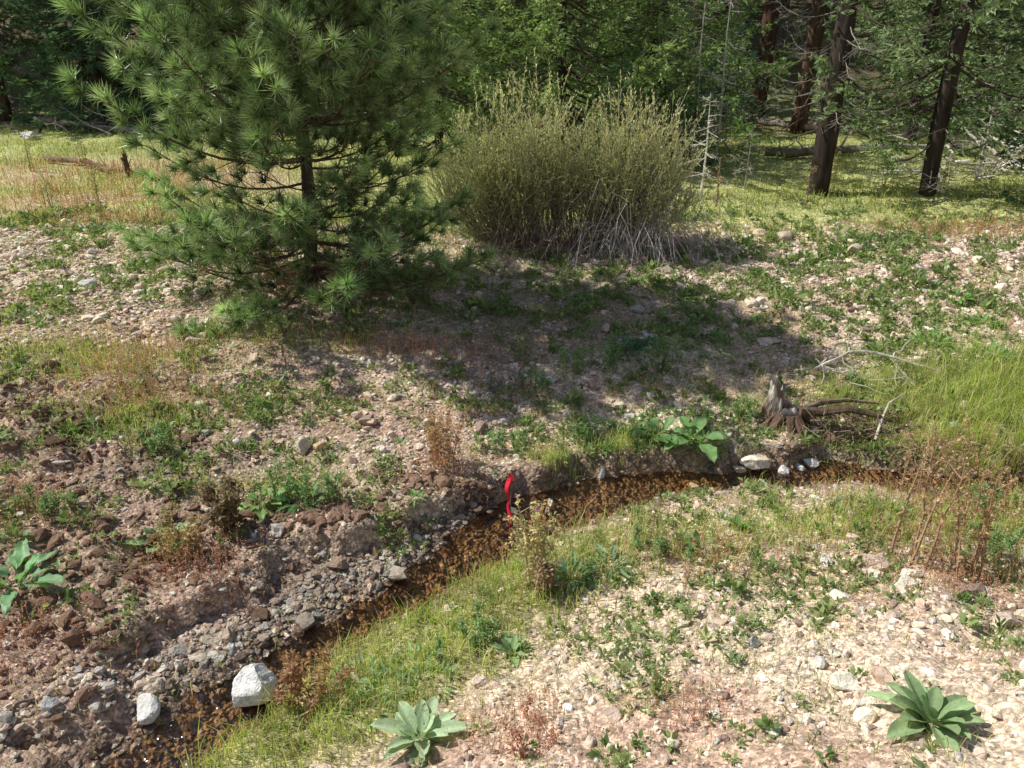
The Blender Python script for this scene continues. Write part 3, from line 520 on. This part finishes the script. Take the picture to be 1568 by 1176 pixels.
b.add(V,np.concatenate([np.stack([A,A2,B2],-1).reshape(-1,3),np.stack([A,B2,Bq],-1).reshape(-1,3)]),np.concatenate(C));b.build("jagged_shell",M_wood,e);b=B()
for j in range(12):
    a=R.uniform(-2.8,.6);P=[(math.cos(a)*.12,math.sin(a)*.1,.05)];
    for t in (1,2,3,4): P.append((math.cos(a)*(.12+t*.07),math.sin(a)*(.1+t*.05),.05-.05*t+R.normal()*.015))
    tube(b,P,[.04,.03,.022,.015,.006],(.15,.10,.075),6,.15)
tube(b,[(.08,-.05,.08),(.25,-.05,.07),(.45,-.09,.12),(.6,-.1,.09),(.85,-.16,.03)],[.045,.036,.032,.022,.009],(.12,.085,.06),7,.2)
tube(b,[(.12,.05,.04),(.3,.08,.10),(.5,.06,.13),(.75,.0,.13)],[.026,.022,.018,.008],(.2,.15,.11),7,.2)
tube(b,[(.65,-.25,-.08),(.72,-.15,.05),(.82,-.02,.14),(.98,.06,.2)],[.012,.011,.008,.003],(.5,.45,.38),6,.15)
for j in range(90):
    p=np.array([R.uniform(.1,.95),R.uniform(-.36,-.02),R.uniform(-.05,.1)]);d=nrm(R.normal(size=3)*np.array([1,.6,.4]))*R.uniform(.05,.2);rib(b,p[None],(p+d)[None],.005,(.22,.17,.13))
b.build("roots",M_wood,e)
# ---------- pin flag ----------
x,y=-.02,4.60;e=empty("pin_flag",(x,y,float(G(x,y))));b=B();tube(b,[(0,0,-.03),(.01,0,.2),(.015,0,.46)],.003,(.3,.3,.3),6);b.build("wire_stake",M_wire,e)
b=B();V=[];zz=np.linspace(.45,.03,22)
for i,z in enumerate(zz):
    t=i/21;w_=(.030+.012*math.sin(t*9))*(1-.2*t);ox=.010-.012*math.sin(t*5)+.006*math.sin(t*17)-.02*t;V+=[(ox-w_*.5,.012*math.sin(t*13)-.004,z),(ox+.004,.014*math.cos(t*11)-.014,z),(ox+w_*.5,-.012*math.sin(t*15),z)]
F=[]
for i in range(21):
    for q in (0,1): A=i*3+q;F+=[[A,A+1,A+4],[A,A+4,A+3]]
b.add(V,F,np.array([.7,.02,.03]));b.build("red_flagging",M_red,e)
b=B();b.add([(.012,-.03,.20),(.05,-.035,.19),(.055,-.03,.14),(.015,-.028,.15)],[[0,1,2],[0,2,3]],np.array([.8,.8,.8]));b.build("white_tag",M_white,e)
# ---------- broadleaf plants ----------
def rosette(name,x,y,n,Ln,W,col,ma,el=(.3,1.3),lobes=0,fold=.5,curl=.8,ctr=.01,stack=.0,wav=.06,pet=.12):
    e=B();z=float(G(x,y));col=np.array(col)*1.5
    for j in range(n):
        f=j/n;a=j*2.399+R.normal()*.22;ee=el[0]+(el[1]-el[0])*f+R.normal()*.12;l=Ln*(1-.45*f)*R.uniform(.75,1.15)
        leaf(e,(math.cos(a)*ctr,math.sin(a)*ctr,stack*f),a,ee,l,W*(1-.35*f)*R.uniform(.8,1.1),curl*(1-.5*f)*R.uniform(.7,1.4),fold,col*R.uniform(.75,1.2),9,lobes,pet,wav)
    return e.build(name,ma,smooth=True,loc=(x,y,z))
MG=(.30,.38,.24)
rosette("mullein_plant",-.42,2.58,21,.24,.075,MG,M_fuzz,(.15,1.25),0,.6,.5)
rosette("mullein_plant",1.62,2.20,28,.25,.075,(.21,.29,.15),M_fuzz,(.1,1.25),0,.6,.5)
rosette("mullein_plant",0.0,3.15,14,.14,.045,(.2,.29,.14),M_fuzz,(.3,1.3),0,.6,.5)
rosette("mullein_plant",1.49,4.27,8,.11,.05,(.12,.22,.07),M_leaf,(.6,1.3),0,.5,.5)
LF=(.11,.21,.07)
rosette("burdock_plant",1.45,5.42,13,.34,.15,(.14,.25,.09),M_leaf,(.35,.95),0,.4,.9,.02,0,.12,.3);rosette("burdock_plant",1.18,5.50,10,.27,.13,LF,M_leaf,(.35,.95),0,.4,.9,.02,0,.12,.3)
rosette("leafy_weed",2.56,4.44,20,.23,.05,(.14,.26,.07),M_leaf,(.3,1.2),2,.4,.9,.02);rosette("leafy_weed",2.3,4.2,10,.14,.04,LF,M_leaf,(.3,1.2),2)
rosette("cow_parsnip_plant",-2.2,4.02,10,.25,.12,(.22,.33,.16),M_leaf,(.5,1.1),4,.3,.9,.02,0,.15,.4);rosette("cow_parsnip_plant",-2.8,3.52,18,.32,.12,(.16,.29,.14),M_leaf,(.6,1.2),4,.3,.8,.02,0,.15,.4)
rosette("cow_parsnip_plant",-1.68,4.46,14,.22,.09,(.18,.30,.10),M_leaf,(.4,1.1),4,.3,.9,.02,0,.12,.35);rosette("leafy_weed",-1.4,4.45,28,.19,.035,(.08,.16,.06),M_leaf,(.4,1.3),0,.4,.9,.06)
rosette("thistle_plant",.38,3.78,26,.2,.05,(.12,.20,.11),M_leaf,(.2,1.1),5,.5,.8,.03);rosette("thistle_plant",.22,3.72,16,.17,.045,(.12,.2,.09),M_leaf,(.2,1.1),5,.5,.8,.03);rosette("thistle_plant",.6,3.85,26,.19,.045,(.13,.21,.11),M_leaf,(.2,1.1),5,.5,.8,.03)
rosette("thistle_plant",1.1,6.95,30,.26,.06,(.08,.17,.09),M_leaf,(.3,1.2),5,.5,.8,.05);rosette("thistle_plant",1.35,7.0,22,.2,.05,(.08,.17,.09),M_leaf,(.3,1.2),5,.5,.8,.05)
for q in [(4.8,7.47),(4.53,6.81),(5.2,6.9),(4.1,7.1),(5.6,7.5),(4.9,8.2)]: rosette("leafy_weed",q[0],q[1],26,.20,.055,(.14,.26,.07),M_leaf,(.3,1.2),0,.4,.8,.08)
for q in [(-.62,2.93),(-.78,3.02),(-.5,3.08),(-.4,2.95),(-.7,2.8)]: rosette("leafy_weed",q[0],q[1],30,.12,.026,(.20,.29,.15),M_leaf,(.2,1.1),3,.5,.8,.07)
rosette("low_bush",4.6,8.68,60,.18,.03,(.10,.14,.05),M_leaf,(.3,1.4),0,.4,.4,.12)
for i in range(85):
    xx=R.uniform(-5,6);yy=R.uniform(3.4,9.5)
    if i<20: xx=R.uniform(-.3,2.4);yy=5.45+R.uniform(0,.45)
    if stream(np.array([xx]),np.array([yy]))[0][0]<.12 or (abs(xx)>.6*yy+.5): continue
    s=R.uniform(.05,.10)*(.8+.08*yy);rosette("leafy_weed",xx,yy,R.integers(9,18),s,s*.32,np.array([.12,.21,.07])*R.uniform(.8,1.3),M_leaf,(.2,1.2),R.integers(0,4),.4,.8,.02)
# stalky plants
def stalks(name,x,y,n,h,spread,c_stem,c_leaf,leafn=26,lw=.012,ll=.045,lean=.25,heads=None,thick=.003):
    e=empty(name,(x,y,float(G(x,y))));b=B();bl=B();bh=B();c_stem=np.array(c_stem)*1.5;c_leaf=np.array(c_leaf)*1.6
    for j in range(n):
        a=R.random()*6.28;l=R.random()*lean;hh=h*R.uniform(.6,1.05);bx,by=R.normal(size=2)*spread;t=np.linspace(0,1,7);P=np.stack([bx+np.cos(a)*l*hh*t**1.4,by+np.sin(a)*l*hh*t**1.4,hh*t],1)+R.normal(size=(7,3))*.004;tube(b,P,thick*(1.2-.8*t),c_stem,5)
        f=R.uniform(.05,1,leafn);Q=np.stack([np.interp(f,t,P[:,c]) for c in range(3)],1);D=R.normal(size=(leafn,3))*np.array([1,1,.6])+np.array([0,0,.35]);diam(bl,Q,D,ll*R.uniform(.5,1.2,leafn)*(1.15-.5*f),lw*(1.15-.4*f),c_leaf*(.6+.8*R.random((leafn,1))))
        k=5;f=R.uniform(.4,.95,k);Q=np.stack([np.interp(f,t,P[:,c]) for c in range(3)],1);Q2=Q+nrm(R.normal(size=(k,3))*.6+np.array([0,0,.9]))*hh*.18;rib(b,Q,Q2,thick*.5,c_stem)
        kk=14;Q3=np.repeat(Q2,kk,0)+R.normal(size=(k*kk,3))*.012;diam(bl,Q3,R.normal(size=(k*kk,3)),ll*.45,lw*.8,c_leaf*1.1*(.6+.8*R.random((k*kk,1))))
        if heads and R.random()<.6: tris(bh,np.tile(P[-1],(40,1)),R.normal(size=(40,3))+np.array([0,0,1.]),.018,.005,np.tile(np.array(heads),(40,1)))
    b.build("stems",M_twig,e);bl.build("leaves",M_leaf,e)
    if bh.n: bh.build("flower_heads",M_purple,e)
stalks("thistle_stalk",.14,3.72,7,.56,.03,(.36,.30,.18),(.34,.30,.16),40,.016,.06,.20,(.4,.1,.35),.0045);stalks("thistle_stalk",.20,3.62,6,.24,.04,(.22,.14,.1),(.22,.16,.10),34,.016,.06,.3)
stalks("thistle_stalk",.06,4.05,3,.36,.02,(.3,.26,.15),(.28,.27,.13),20,.01,.04,.15)
stalks("dock_plant",2.34,3.70,4,.90,.05,(.27,.18,.12),(.28,.20,.12),70,.017,.05,.16,thick=.007);stalks("dock_plant",2.56,3.56,5,.78,.06,(.3,.2,.13),(.3,.21,.13),60,.015,.045,.25,thick=.006);stalks("dock_plant",3.3,4.3,4,.6,.08,(.3,.19,.12),(.3,.22,.13),40,.014,.045,.3,thick=.004);stalks("dock_plant",2.9,4.75,4,.5,.08,(.3,.2,.13),(.3,.22,.13),40,.014,.045,.3,thick=.004)
stalks("dock_plant",-.52,5.02,10,.44,.07,(.3,.14,.09),(.25,.17,.09),30,.015,.06,.25)
stalks("dock_plant",-1.80,4.1,9,.32,.06,(.2,.09,.06),(.12,.09,.05),34,.02,.08,.5);stalks("dock_plant",-1.97,3.85,8,.28,.06,(.28,.2,.1),(.26,.2,.1),34,.014,.05,.5);stalks("dock_plant",-2.15,3.95,6,.3,.05,(.25,.14,.08),(.2,.18,.07),26,.014,.05,.4)
stalks("dock_plant",-1.0,2.88,10,.28,.08,(.28,.13,.08),(.22,.13,.07),26,.013,.055,.7);stalks("dock_plant",.05,2.5,6,.2,.08,(.3,.15,.12),(.3,.16,.12),20,.01,.03,.4)
stalks("mullein_stalk",3.12,11.8,1,1.0,.05,(.22,.15,.10),(.22,.14,.095),50,.024,.06,.05,thick=.013);stalks("mullein_stalk",4.5,12.0,1,.75,.05,(.2,.14,.09),(.2,.15,.09),40,.02,.05,.03,thick=.012)
for xx,yy,hh in [(-5.6,10.6,.75),(-6.9,11.6,.5),(-9,14.9,.7),(-8.3,15.5,.5),(-4.9,10.9,.4),(7.3,13.2,.6),(6.1,12.9,.7),(5.5,13.5,.6)]: stalks("tall_weed",xx,yy,3,hh,.05,(.25,.2,.1),(.24,.24,.10),26,.02,.06,.1,thick=.006)
for xx,yy,hh in [(-1.55,4.55,.3),(-1.25,4.5,.28),(.55,6.5,.28),(.9,6.6,.3),(1.35,6.6,.3),(.2,6.3,.22),(-2.6,5.0,.2),(-.1,5.3,.2),(.9,3.9,.15),(-3.0,4.2,.15),(1.9,5.75,.2),(.6,5.5,.2),(3.3,4.6,.2),(-.2,3.2,.15),(2.9,3.9,.2)]: stalks("tall_weed",xx,yy,7,hh,.08,(.14,.2,.07),(.13,.21,.08),34,.012,.045,.2)
# ---------- sky, sun, camera ----------
E=math.radians(50);az=np.array([-.98,.20]);az/=np.linalg.norm(az)
sd=Vector((az[0]*math.cos(E),az[1]*math.cos(E),math.sin(E)))
ld_=bpy.data.lights.new("sun","SUN");ld_.energy=5;ld_.angle=math.radians(.5);ld_.color=(1,.96,.87);so=bpy.data.objects.new("sun",ld_);bpy.context.collection.objects.link(so);so.rotation_euler=(-sd).to_track_quat('-Z','Y').to_euler();so.location=(-10,5,20)
w=bpy.data.worlds.new("World");scene.world=w;w.use_nodes=True;nt=w.node_tree;bg=nt.nodes["Background"];sk=nt.nodes.new("ShaderNodeTexSky");sk.sky_type='NISHITA';sk.sun_disc=False;sk.sun_elevation=E;sk.sun_rotation=math.atan2(az[0],az[1])%(2*math.pi);nt.links.new(sk.outputs[0],bg.inputs[0]);bg.inputs[1].default_value=.10
cd_=bpy.data.cameras.new("camera");cd_.sensor_width=36;cd_.lens=36*1184/1568;cd_.clip_end=600;co=bpy.data.objects.new("camera",cd_);bpy.context.collection.objects.link(co);co.location=(0,0,3.1);co.rotation_euler=(math.radians(66),0,0);scene.camera=co
scene.view_settings.view_transform='Standard';scene.view_settings.look='None';scene.view_settings.exposure=0
print("tris",sum(len(m_.polygons) for m_ in bpy.data.meshes))
